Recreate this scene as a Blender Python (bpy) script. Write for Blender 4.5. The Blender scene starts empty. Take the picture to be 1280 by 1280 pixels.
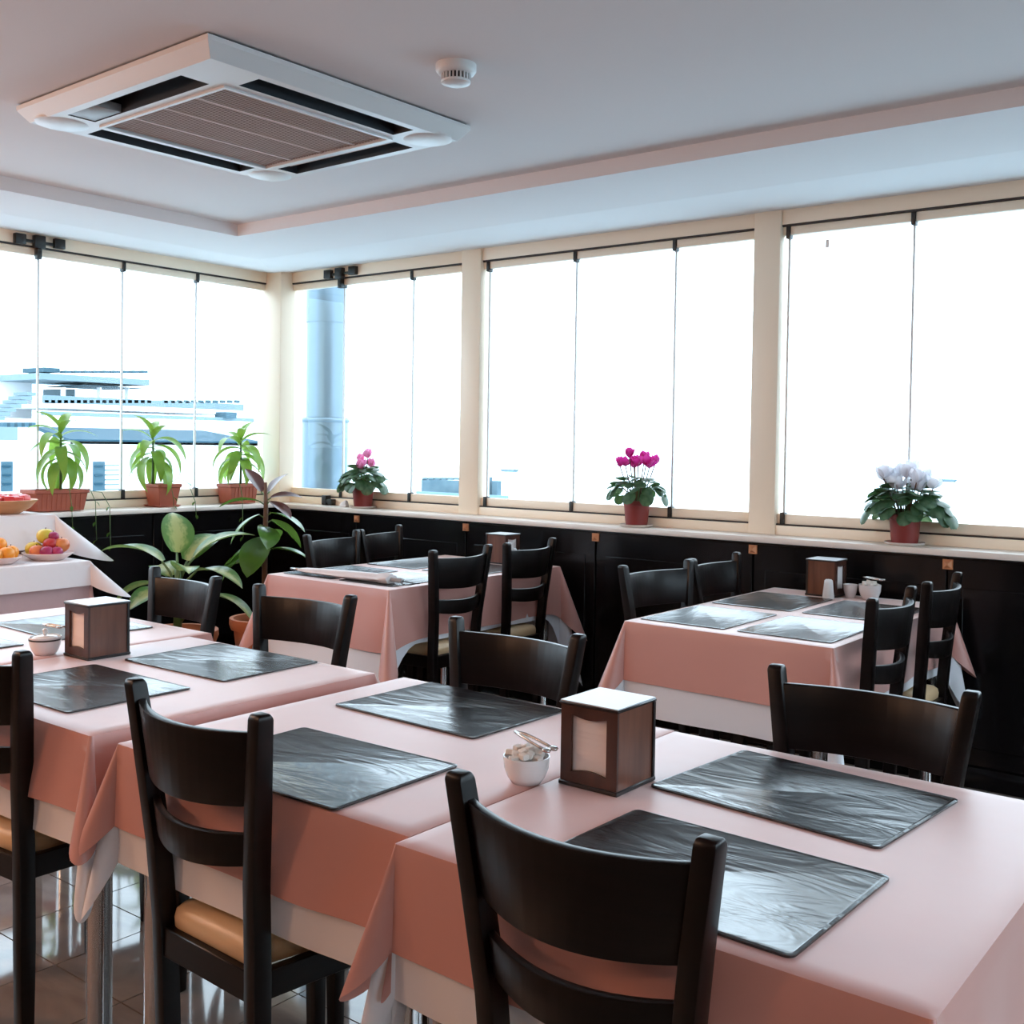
import bpy, bmesh, math, random
from mathutils import Vector, Matrix
random.seed(7)
C = bpy.context.scene.collection
PI = math.pi
# ------------------------------------------------------------------ camera
F, CX, CY, EYE = 1359.2, 640.0, 591.5, 1.35
yaw, pitch, roll = [math.radians(a) for a in (-37.852, -1.5287, -0.863)]
fwd = Vector((math.sin(yaw)*math.cos(pitch), math.cos(yaw)*math.cos(pitch), math.sin(pitch)))
r0 = fwd.cross(Vector((0, 0, 1))).normalized(); d0 = fwd.cross(r0)
RT = math.cos(roll)*r0 + math.sin(roll)*d0
DN = -math.sin(roll)*r0 + math.cos(roll)*d0
cam = bpy.data.cameras.new('camera'); camo = bpy.data.objects.new('camera', cam); C.objects.link(camo)
cam.sensor_width = 36; cam.lens = F/1280*36; cam.shift_y = -(640-CY)/1280; cam.clip_end = 5000; cam.clip_start = .05
M = Matrix.Identity(4)
for i in range(3):
    M[i][0] = RT[i]; M[i][1] = -DN[i]; M[i][2] = -fwd[i]
M[2][3] = EYE
camo.matrix_world = M
bpy.context.scene.camera = camo
def ray(x, y): return RT*((x-CX)/F) + DN*((y-CY)/F) + fwd
def onX(x, y, v): d = ray(x, y); return d*(v/d.x) + Vector((0, 0, EYE))
def onY(x, y, v): d = ray(x, y); return d*(v/d.y) + Vector((0, 0, EYE))
def onZ(x, y, z): d = ray(x, y); return d*((z-EYE)/d.z) + Vector((0, 0, EYE))
# ------------------------------------------------------------------ light
W = bpy.data.worlds.new('sky'); bpy.context.scene.world = W; W.use_nodes = True
bg = W.node_tree.nodes['Background']; bg.inputs[0].default_value = (.75, .90, 1.05, 1); bg.inputs[1].default_value = 5.4
vs = bpy.context.scene.view_settings
vs.view_transform = 'Standard'; vs.look = 'None'; vs.gamma = 1; vs.use_curve_mapping = False; vs.exposure = 0.06
LAMP_W = 10.0
# ------------------------------------------------------------------ materials
MATS = {}
def mat(name, col, rough=.5, metal=0, spec=.5, noise=None, bump=None, sheen=0, coat=0, col2=None, emit=None, coord='Object', trans=0):
    """noise=(scale, stretch xyz) mixes col and col2; bump=(scale, strength, distance, stretch)"""
    if name in MATS: return MATS[name]
    m = bpy.data.materials.new(name); m.use_nodes = True; nt = m.node_tree; b = nt.nodes['Principled BSDF']
    b.inputs['Base Color'].default_value = (*col, 1); b.inputs['Roughness'].default_value = rough
    b.inputs['Metallic'].default_value = metal; b.inputs['Specular IOR Level'].default_value = spec
    b.inputs['Sheen Weight'].default_value = sheen; b.inputs['Coat Weight'].default_value = coat
    b.inputs['Transmission Weight'].default_value = trans
    if sheen: b.inputs['Sheen Roughness'].default_value = .35
    tc = nt.nodes.new('ShaderNodeTexCoord')
    def tex(scale, stretch, detail=4, dist=0):
        mp = nt.nodes.new('ShaderNodeMapping'); mp.inputs['Scale'].default_value = stretch
        nt.links.new(tc.outputs[coord], mp.inputs[0])
        n = nt.nodes.new('ShaderNodeTexNoise'); n.inputs['Scale'].default_value = scale; n.inputs['Detail'].default_value = detail
        n.inputs['Distortion'].default_value = dist
        nt.links.new(mp.outputs[0], n.inputs['Vector']); return n
    if noise:
        n = tex(noise[0], noise[1], 5, noise[2] if len(noise) > 2 else 0)
        cr = nt.nodes.new('ShaderNodeValToRGB'); cr.color_ramp.elements[0].position = .35; cr.color_ramp.elements[1].position = .68
        cr.color_ramp.elements[0].color = (*col, 1); cr.color_ramp.elements[1].color = (*(col2 or col), 1)
        nt.links.new(n.outputs[0], cr.inputs[0]); nt.links.new(cr.outputs[0], b.inputs['Base Color'])
    if bump:
        n = tex(bump[0], bump[3] if len(bump) > 3 else (1, 1, 1), bump[4] if len(bump) > 4 else 4, bump[5] if len(bump) > 5 else 0)
        bp = nt.nodes.new('ShaderNodeBump'); bp.inputs['Strength'].default_value = bump[1]; bp.inputs['Distance'].default_value = bump[2]
        nt.links.new(n.outputs[0], bp.inputs['Height']); nt.links.new(bp.outputs[0], b.inputs['Normal'])
    if emit:
        b.inputs['Emission Color'].default_value = (*emit[0], 1); b.inputs['Emission Strength'].default_value = emit[1]
    MATS[name] = m
    return m
CEIL = mat('ceiling_paint', (.84, .765, .745), .85)
WALLP = mat('wall_paint', (.16, .115, .09), .8)
CREAM = mat('cream_aluminium', (.97, .80, .62), .4)
SILL = mat('sill_stone', (.85, .76, .68), .3, noise=(6, (1, 1, 1)), col2=(.78, .68, .60))
BLACKW = mat('black_panel', (.004, .004, .005), .2, spec=.3, noise=(3, (6, 6, .6)), col2=(.0048, .0045, .0055))
SEAL = mat('black_seal', (.03, .022, .02), .5)
CLIP = mat('black_plastic', (.012, .012, .012), .4)
JOINT = mat('clear_joint', (.72, .72, .70), .3)
WOOD = mat('dark_wood', (.003, .0022, .0024), .33, noise=(4, (1.5, 1.5, 18)), col2=(.0062, .0034, .0032), spec=.25)
VINYL = mat('beige_vinyl', (.68, .47, .27), .38, bump=(40, .12, .004))
PINK = mat('pink_cloth', (.60, .28, .235), .42, spec=.9, sheen=.8, bump=(3, .12, .02, (1, 1, 1), 3))
WHITEC = mat('white_cloth', (.80, .80, .84), .7, bump=(4, .15, .02))
SHEER = mat('buffet_cloth', (.82, .77, .78), .6, bump=(6, .15, .02))
ROSE = mat('rose_cloth', (.62, .42, .42), .7, bump=(20, .2, .01))
LEATHER = mat('black_leather', (.008, .007, .009), .25, spec=.95, bump=(4.5, .30, .012, (1.0, 2.6, 1), 3, 1.8))
EDGE = mat('leather_edge', (.012, .011, .013), .4)
CHROME = mat('chrome', (.75, .75, .76), .12, 1)
STEEL = mat('steel', (.62, .60, .58), .25, 1)
WALNUT = mat('walnut', (.10, .032, .018), .35, noise=(5, (8, 8, .8)), col2=(.17, .062, .034), coat=.2)
DWALNUT = mat('dark_walnut', (.045, .016, .011), .35, noise=(5, (6, 6, .8)), col2=(.075, .026, .017))
LIDM = mat('pale_lid', (.62, .66, .70), .3)  # even pale bluish grey for the napkin holder tops
TRIMD = mat('dark_trim', (.014, .010, .010), .35)
PAPER = mat('napkin_paper', (.82, .76, .74), .85, bump=(2, .3, .01, (1, 1, 30)))
CERAM = mat('white_ceramic', (.82, .82, .82), .15)
SUGAR = mat('sugar', (.86, .80, .74), .8)
TERRA = mat('terracotta', (.42, .105, .055), .6, noise=(9, (1, 1, 1)), col2=(.34, .08, .045))
TERRA2 = mat('orange_clay', (.55, .17, .075), .5)
DPOT = mat('dark_red_pot', (.26, .035, .03), .45)
SAUCER = mat('pale_saucer', (.75, .66, .60), .5)
SOIL = mat('soil', (.03, .02, .013), .95)
LEAFL = mat('light_leaf', (.16, .34, .035), .4, noise=(14, (1, 1, 1)), col2=(.30, .46, .06))
LEAFD = mat('cyclamen_leaf', (.02, .075, .03), .4, noise=(30, (1, 1, 1)), col2=(.12, .20, .10))
LEAFR = mat('rubber_leaf', (.05, .13, .02), .22, noise=(6, (1, 1, 1)), col2=(.12, .24, .04))
LEAFB = mat('bronze_leaf', (.10, .028, .022), .3)
STEMM = mat('brown_stem', (.14, .065, .035), .7)
STEMG = mat('green_stem', (.10, .17, .05), .5)
MAG = mat('magenta_petal', (.70, .03, .32), .5)
PNK = mat('pink_petal', (.88, .32, .55), .5)
WHT = mat('white_petal', (.88, .86, .90), .5)
ACW = mat('white_plastic', (.80, .77, .75), .35)
ACD = mat('dark_slot', (.02, .022, .028), .5)
ACG = mat('grille_brown', (.50, .33, .27), .6)
ACGL = mat('grille_bar', (.66, .48, .42), .6)
COPPER = mat('copper_plate', (.62, .27, .13), .35, .3)
UMB = mat('pale_umbrella', (.75, .68, .67), .6, bump=(12, .3, .01))
def make_variegated():
    m = mat('variegated_leaf', (.07, .20, .03), .3); nt = m.node_tree; b = nt.nodes['Principled BSDF']
    uv = nt.nodes.new('ShaderNodeUVMap'); sp = nt.nodes.new('ShaderNodeSeparateXYZ'); nt.links.new(uv.outputs[0], sp.inputs[0])
    n = nt.nodes.new('ShaderNodeTexNoise'); n.inputs['Scale'].default_value = 9; nt.links.new(uv.outputs[0], n.inputs['Vector'])
    a = nt.nodes.new('ShaderNodeMath'); a.operation = 'SUBTRACT'; nt.links.new(sp.outputs[1], a.inputs[0]); a.inputs[1].default_value = .5
    ab = nt.nodes.new('ShaderNodeMath'); ab.operation = 'ABSOLUTE'; nt.links.new(a.outputs[0], ab.inputs[0])
    s = nt.nodes.new('ShaderNodeMath'); s.operation = 'MULTIPLY_ADD'; nt.links.new(n.outputs[0], s.inputs[0]); s.inputs[1].default_value = .5; nt.links.new(ab.outputs[0], s.inputs[2])
    cr = nt.nodes.new('ShaderNodeValToRGB'); nt.links.new(s.outputs[0], cr.inputs[0])
    cr.color_ramp.elements[0].position = .36; cr.color_ramp.elements[0].color = (.50, .52, .20, 1)
    cr.color_ramp.elements[1].position = .60; cr.color_ramp.elements[1].color = (.06, .19, .03, 1)
    nt.links.new(cr.outputs[0], b.inputs['Base Color']); return m
VARI = make_variegated()
def thin(m, k, col):
    nt = m.node_tree; b = nt.nodes['Principled BSDF']; o = [n for n in nt.nodes if n.type == 'OUTPUT_MATERIAL'][0]
    t = nt.nodes.new('ShaderNodeBsdfTranslucent'); t.inputs[0].default_value = (*col, 1)
    mx = nt.nodes.new('ShaderNodeMixShader'); mx.inputs[0].default_value = k
    nt.links.new(b.outputs[0], mx.inputs[1]); nt.links.new(t.outputs[0], mx.inputs[2]); nt.links.new(mx.outputs[0], o.inputs[0])
thin(VARI, .3, (.30, .42, .12)); thin(LEAFL, .28, (.28, .42, .06)); thin(LEAFD, .18, (.12, .24, .08)); thin(LEAFR, .2, (.20, .36, .06))
thin(MAG, .4, (.75, .05, .38)); thin(PNK, .4, (.9, .35, .6)); thin(WHT, .4, (.9, .88, .92))
def make_glass():
    m = bpy.data.materials.new('window_glass'); m.use_nodes = True; nt = m.node_tree; nt.nodes.clear()
    o = nt.nodes.new('ShaderNodeOutputMaterial'); t = nt.nodes.new('ShaderNodeBsdfTransparent'); g = nt.nodes.new('ShaderNodeBsdfGlossy')
    t.inputs[0].default_value = (.96, .985, .98, 1); g.inputs['Roughness'].default_value = .02
    fr = nt.nodes.new('ShaderNodeFresnel'); fr.inputs[0].default_value = 1.16
    mx = nt.nodes.new('ShaderNodeMixShader'); nt.links.new(fr.outputs[0], mx.inputs[0])
    nt.links.new(t.outputs[0], mx.inputs[1]); nt.links.new(g.outputs[0], mx.inputs[2]); nt.links.new(mx.outputs[0], o.inputs[0])
    return m
GLASS = make_glass()
def make_floor():
    m = mat('polished_tile', (.20, .16, .14), .06, spec=.6, noise=(2.2, (1, 2.5, 1), 1.5), col2=(.31, .255, .22), coord='Object')
    return m
TILE = make_floor()
GROUT = mat('grout', (.06, .05, .045), .7)
# ------------------------------------------------------------------ mesh helpers
class MB:
    def __init__(s): s.v = []; s.f = []; s.uv = None
    def box(s, x0, y0, z0, x1, y1, z1, T=None):
        b = len(s.v)
        for z in (z0, z1):
            for x, y in ((x0, y0), (x1, y0), (x1, y1), (x0, y1)):
                p = Vector((x, y, z)); s.v.append(T @ p if T else p)
        for q in ((0, 3, 2, 1), (4, 5, 6, 7), (0, 1, 5, 4), (1, 2, 6, 5), (2, 3, 7, 6), (3, 0, 4, 7)): s.f.append(tuple(b+i for i in q))
        return s
    def loft(s, rings, cap=True, close=True):
        b = len(s.v); n = len(rings[0])
        for r in rings: s.v += [Vector(p) for p in r]
        for i in range(len(rings)-1):
            for j in range(n if close else n-1):
                k = (j+1) % n
                s.f.append((b+i*n+j, b+i*n+k, b+(i+1)*n+k, b+(i+1)*n+j))
        if cap and close:
            s.f.append(tuple(b+j for j in reversed(range(n)))); s.f.append(tuple(b+(len(rings)-1)*n+j for j in range(n)))
        return s
    def lathe(s, prof, n=24, o=(0, 0, 0), cap=True, T=None):
        rings = []
        for r, z in prof:
            ring = [Vector((o[0]+r*math.cos(2*PI*j/n), o[1]+r*math.sin(2*PI*j/n), o[2]+z)) for j in range(n)]
            rings.append([T @ p for p in ring] if T else ring)
        return s.loft(rings, cap)
    def tube(s, pts, r, n=8):
        pts = [Vector(p) for p in pts]; rings = []; N = len(pts)
        for i, p in enumerate(pts):
            t = (pts[min(i+1, N-1)]-pts[max(i-1, 0)]).normalized()
            a = Vector((0, 0, 1)) if abs(t.z) < .9 else Vector((1, 0, 0))
            u = t.cross(a).normalized(); w = t.cross(u)
            rr = r[i] if isinstance(r, (list, tuple)) else r
            rings.append([p+rr*(math.cos(2*PI*j/n)*u+math.sin(2*PI*j/n)*w) for j in range(n)])
        return s.loft(rings)
    def grid(s, rows, uv=False):
        b = len(s.v); n = len(rows[0]); m = len(rows)
        for r in rows: s.v += [Vector(p) for p in r]
        if uv:
            s.uv = s.uv or {}
            for i in range(m):
                for j in range(n): s.uv[b+i*n+j] = (i/(m-1), j/(n-1))
        for i in range(m-1):
            for j in range(n-1): s.f.append((b+i*n+j, b+i*n+j+1, b+(i+1)*n+j+1, b+(i+1)*n+j))
        return s
    def mesh(s, name, m, smooth=False, bevel=0, seg=2, auto=None):
        me = bpy.data.meshes.new(name); me.from_pydata([tuple(p) for p in s.v], [], s.f)
        if s.uv:
            l = me.uv_layers.new(name='UVMap')
            for lp in me.loops: l.data[lp.index].uv = s.uv.get(lp.vertex_index, (0, 0))
        bm = bmesh.new(); bm.from_mesh(me); bmesh.ops.recalc_face_normals(bm, faces=bm.faces)
        if bevel:
            bmesh.ops.bevel(bm, geom=list(bm.edges), offset=bevel, segments=seg, affect='EDGES', profile=.5, clamp_overlap=True)
        bm.to_mesh(me); bm.free()
        if smooth or bevel:
            me.polygons.foreach_set('use_smooth', [True]*len(me.polygons))
            if auto is not None or bevel: me.set_sharp_from_angle(angle=math.radians(auto or 40))
        me.materials.append(m)
        return me
    def build(s, name, m, parent=None, smooth=False, bevel=0, seg=2, auto=None, loc=None):
        return link(name, s.mesh(name, m, smooth, bevel, seg, auto), parent, loc)
def link(name, me, parent=None, loc=None, T=None):
    o = bpy.data.objects.new(name, me); C.objects.link(o)
    if parent: o.parent = parent
    if T is not None: o.matrix_local = T
    if loc is not None: o.location = loc
    return o
def tag(o, label, cat, group=None, kind=None):
    if label: o['label'] = label
    if cat: o['category'] = cat
    if group: o['group'] = group
    if kind: o['kind'] = kind
    return o
def thing(name, label, cat, loc=(0, 0, 0), rz=0, group=None):
    o = bpy.data.objects.new(name, None); C.objects.link(o); o.empty_display_size = .05
    o.location = loc; o.rotation_euler = (0, 0, rz); return tag(o, label, cat, group)
def struct(o): o['kind'] = 'structure'; return o
def rootstruct(name): o = bpy.data.objects.new(name, None); C.objects.link(o); return struct(o)
def copy_tree(o, parent=None):
    c = o.copy(); C.objects.link(c); c.parent = parent
    for ch in list(o.children): copy_tree(ch, c)
    return c
# ------------------------------------------------------------------ room shell
YW, XW = 4.56, -5.47           # black wall faces
YG, XG = 4.72, -5.64           # glass planes
XR, YF = 3.0, -2.8             # unseen right and front walls
ZS, ZT = 2.37, 2.4285          # soffit, tray
ZH = 2.437                     # top of window frame
floor = rootstruct('floor')
MB().box(XG-.1, YF-.1, -.06, XR+.1, YG+.1, -.008).build('grout_bed', GROUT, floor)
P = .295; cells = []
for i in range(-12, 19):
    for j in range(-15, 12):
        x0, y0 = -2.30+i*P, 1.465+j*P
        x1, y1 = min(x0+P, XR), min(y0+P, YW); x0, y0 = max(x0, XW), max(y0, YF)
        if x1-x0 > .02 and y1-y0 > .02: cells.append(((x0+x1)/2, (y0+y1)/2, x1-x0, y1-y0))
cells.sort(key=lambda c: (c[0]+2.5)**2+(c[1]-1.7)**2)
tm = {}
rest = MB()
for k, (x, y, w, d) in enumerate(cells):
    if k < 290:
        key = (round(w, 3), round(d, 3))
        if key not in tm: tm[key] = MB().box(-w/2+.002, -d/2+.002, -.008, w/2-.002, d/2-.002, 0).mesh('tile', TILE)
        link('tile', tm[key], floor, (x, y, 0))
    else: rest.box(x-w/2+.002, y-d/2+.002, -.008, x+w/2-.002, y+d/2-.002, 0)
ro = rest.build('tile_field', TILE, floor); ro['kind'] = 'stuff'
# black lower walls with panels
wb = rootstruct('wall_back'); MB().box(XG-.1, YW+.012, 0, XR, YG+.1, .92).build('wall_body', BLACKW, wb)
PW = .853; pm = MB().box(-PW/2+.004, 0, .09, PW/2-.004, .014, .915)
pm.box(-PW/2+.06, -.006, .16, PW/2-.06, .004, .80)
pmesh = pm.mesh('panel', BLACKW, bevel=.003, seg=1)
xs = [-5.137+PW*i for i in range(0, 10)]
for x in xs: link('panel', pmesh, wb, (x, YW, 0))
MB().box(XW, YW-.006, 0, XR, YW+.02, .085).build('skirting', BLACKW, wb, bevel=.003)
wl = rootstruct('wall_left'); MB().box(XG-.1, -.4, 0, XW-.012, YG+.1, .92).build('wall_body', BLACKW, wl)
MB().box(XG-.1, YF, 0, XW, -.4, 2.5).build('solid_wall', WALLP, wl)
pm = MB().box(-.014, -PW/2+.004, .09, 0, PW/2-.004, .915); pm.box(-.004, -PW/2+.06, .16, .006, PW/2-.06, .80)
pml = pm.mesh('panel', BLACKW, bevel=.003, seg=1)
for i in range(6): link('panel', pml, wl, (XW, 4.1-PW*i, 0))
struct(MB().box(XG-.1, YF-.1, 0, XR+.1, YF, 2.5).build('wall_front', WALLP))
wr = rootstruct('wall_right'); MB().box(XR, YF, 0, XR+.1, YG+.1, .92).build('wall_body', BLACKW, wr)
MB().box(XR, YF, .92, XR+.1, -.6, 2.5).build('solid_wall', WALLP, wr)
# sills
sb = MB().box(XW-.16, 4.53, .925, XR, YG+.1, .952); struct(sb.build('trim_1', SILL, bevel=.004))
sb = MB().box(XG-.1, -.4, .9255, -5.42, 4.529, .9525); struct(sb.build('trim_2', SILL, bevel=.004))
sb = MB().box(XR-.05, -.6, .9255, XR+.1, 4.529, .9525); struct(sb.build('trim_3', SILL, bevel=.004))
# ceiling: tray, step, soffit, sloped band
cb = MB()
tx0, tx1, ty0, ty1 = -4.46, 2.1, -1.9, 3.47
bx0, bx1, by0, by1 = -4.93, 2.5, -2.3, 3.98
ox0, ox1, oy0, oy1 = XG, XR, YF, YG-.02
def rect(x0, x1, y0, y1, z): return [(x0, y0, z), (x1, y0, z), (x1, y1, z), (x0, y1, z)]
cb.loft([rect(tx0, tx1, ty0, ty1, ZT), rect(tx0, tx1, ty0, ty1, ZS), rect(bx0, bx1, by0, by1, ZS), rect(ox0, ox1, oy0, oy1, ZH), rect(XG-.15, XR+.15, YF-.15, YG+.15, ZH+.001)], cap=False)
cb.f.append((0, 1, 2, 3))
cb.box(XG-.15, YF-.15, ZH+.03, XR+.15, YG+.15, ZH+.2)
struct(cb.build('ceiling', CEIL))
# ------------------------------------------------------------------ windows
# s runs along the wall, d outward; axis 'b' (back wall, along X), 'l' (left wall, along Y), 'r' (right wall)
def win(name, axis, a, b, joints, latch=None, tab=None, low=None):
    root = rootstruct(name)
    def T(s, d, z):
        if axis == 'b': return (s, YG+d, z)
        if axis == 'l': return (XG-d, s, z)
        return (XR+.03+d, s, z)
    def bb(nm, m, s0, s1, d0, d1, z0, z1, bevel=0, parent=root):
        p, q = T(s0, d0, z0), T(s1, d1, z1)
        lo = [min(p[i], q[i]) for i in range(3)]; hi = [max(p[i], q[i]) for i in range(3)]
        return MB().box(*lo, *hi).build(nm, m, parent, bevel=bevel)
    bb('header', CREAM, a, b, -.03, .05, 2.370, ZH+.02, .003)
    bb('top_seal', SEAL, a, b, -.026, .02, 2.361, 2.370)
    bb('top_rail', CREAM, a, b, -.018, .018, 2.322, 2.361, .003)
    bb('bottom_rail', CREAM, a, b, -.018, .018, 1.003, 1.048, .003)
    bb('bottom_seal', SEAL, a, b, -.026, .02, .996, 1.003)
    bb('bottom_track', CREAM, a, b, -.035, .05, .952, .996, .003)
    js = [j for j in joints if a+.02 < j < b-.02]; ed = [a]+js+[b]
    for p, q in zip(ed[:-1], ed[1:]):
        bb('pane', GLASS, p+.004, q-.004, -.003, .003, 1.03, 2.34)
    for j in js:
        bb('joint_strip', JOINT, j-.0045, j+.0045, -.007, .007, 1.04, 2.33)
        bb('clip', CLIP, j-.010, j+.010, -.026, .01, 2.306, 2.362, .002)
        bb('clip', CLIP, j-.011, j+.011, -.026, .01, .998, 1.055, .002)
    if latch is not None:
        s = latch; k = -1 if axis == 'b' else 1
        l = bb('latch', CLIP, s-.13, s+.14, -.048, -.036, 2.382, 2.398, .002)
        bb('latch_block', CLIP, s-.135, s-.075, -.06, -.03, 2.366, 2.420, .004, l)
        bb('latch_block', CLIP, s-.03, s+.03, -.065, -.03, 2.356, 2.425, .004, l)
        bb('latch_block', CLIP, s+.085, s+.145, -.06, -.03, 2.372, 2.425, .004, l)
        bb('latch_pin', CLIP, s-.012, s+.012, -.055, -.02, 2.30, 2.36, .003, l)
    if tab is not None: bb('tab', STEEL, tab-.008, tab+.008, -.006, -.003, 2.25, 2.285)
    if low is not None:
        l = bb('floor_latch', CLIP, low-.05, low-.01, -.08, -.035, .953, 1.012, .004); bb('latch_foot', CLIP, low-.012, low+.035, -.075, -.035, .953, .990, .004, l)
    return root
jb = [onY(x, 500, YG).x for x in (430, 516, 611, 719, 842.5, 983.5, 1138.5)]
p2a, p2b = -4.015, -3.875; p3a, p3b = -2.235, -2.105; p4a, p4b = -.40, -.27; p5a, p5b = 1.43, 1.56
win('window_1', 'b', -5.47, p2a, jb[:2], latch=jb[0], low=jb[0]-.06)
win('window_2', 'b', p2b, p3a, jb[2:5])
win('window_3', 'b', p3b, p4a, [jb[5], jb[6], jb[6]+.56], tab=onY(1035, 297, YG).x)
win('window_4', 'b', p4b, p5a, [p4b+.57, p4b+1.14])
win('window_5', 'b', p5b, XR, [p5b+.57, p5b+1.14])
jl = [onX(x, 450, XG).y for x in (47, 152, 244)]
win('window_6', 'l', 1.55, 4.60, [jl[0]-1.0, jl[0]-.5]+jl, latch=jl[0]-.02)
win('window_7', 'l', -.4, 1.42, [.2, .8])
win('window_8', 'r', 1.55, 4.66, [2.05, 2.55, 3.05, 3.55, 4.05])
win('window_9', 'r', -.6, 1.42, [0, .5, 1.0])
def pillar(n, x0, y0, x1, y1):
    struct(MB().box(x0, y0, .952, x1, y1, ZH+.02).build(n, CREAM, bevel=.004))
pillar('trim_4', p2a, 4.675, p2b, 4.78); pillar('trim_5', p3a, 4.675, p3b, 4.78); pillar('trim_6', p4a, 4.675, p4b, 4.78)
pillar('trim_7', -5.69, 4.60, -5.47, 4.79); pillar('trim_8', XG-.06, 1.42, XG+.045, 1.55); pillar('trim_9', p5a, 4.675, p5b, 4.78)
pillar('trim_10', XR, 1.42, XR+.1, 1.55); pillar('trim_11', XR-.01, 4.661, XR+.12, 4.79)
# copper plates under the sill
stm = MB().box(-.02, -.004, -.02, .02, .003, .02).loft([[(-.016, -.004, -.016), (.016, -.004, -.016), (.016, -.004, .016), (-.016, -.004, .016)], [(-.004, -.013, -.004), (.004, -.013, -.004), (.004, -.013, .004), (-.004, -.013, .004)]]).mesh('copper_plate', COPPER)
for k, where in zip(range(5), ('under the pale pink cyclamen', 'beneath the folding window post', 'under the magenta cyclamen', 'by the chairs of the salt shaker table', 'under the white cyclamen')):
    tag(link('copper_plate', stm, None, (-4.71+PW*k, YW-.003, .89)), 'small square copper plate on the black wall '+where, 'wall plate', 'copper plates under the window sill')
# ------------------------------------------------------------------ lamps behind the viewer (warm downlights)
def downlight(x, y, label, w=1.0):
    t = thing('downlight', label, 'ceiling light', (x, y, ZT), group='warm ceiling downlights')
    MB().lathe([(.055, -.001), (.075, -.001), (.078, -.008), (.055, -.012)], 24, cap=False).build('trim_ring', ACW, t)
    MB().lathe([(.054, -.004), (.054, -.006)], 24).build('lens', mat('warm_lens', (.9, .8, .7), .5, emit=((1, .62, .36), 12)), t)
    l = bpy.data.lights.new('downlight_lamp', 'AREA'); l.shape = 'DISK'; l.size = .12; l.energy = LAMP_W*w; l.color = (1, .60, .38); l.spread = PI
    lo = bpy.data.objects.new('lamp', l); C.objects.link(lo); lo.parent = t; lo.location = (0, 0, -.015)
for x, y, w_ in ((-3.9, .3, 'beside the pendant globe closest to the left windows'), (.6, -.9, 'closest to the right windows')):
    downlight(x, y, 'warm round ceiling downlight '+w_)
GLOBE_W = 100.0
def pendant(x, y, label):
    t = thing('pendant_lamp', label, 'pendant lamp', (x, y, ZT), group='warm pendant globes')
    MB().lathe([(.05, 0), (.05, -.012), (.012, -.02)], 24).build('ceiling_rose', ACW, t, smooth=True, auto=40)
    MB().tube([(0, 0, -.02), (0, 0, -.32)], .003, 6).build('cable', CLIP, t)
    MB().lathe([(.02, -.31), (.026, -.35), (.02, -.36)], 20).build('socket', STEEL, t, smooth=True, auto=40)
    MB().lathe([(.11*math.sin(PI*k/16)+.001, -.46+.11*math.cos(PI*k/16)) for k in range(17)], 32).build('globe', mat('lit_globe', (.9, .8, .7), .4, emit=((1, .55, .33), GLOBE_W)), t, smooth=True)
pendant(-4.3, -.1, 'warm glass globe pendant closest to the left windows')
pendant(-3.3, -1.4, 'warm glass globe pendant in the dark back of the room')
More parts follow.
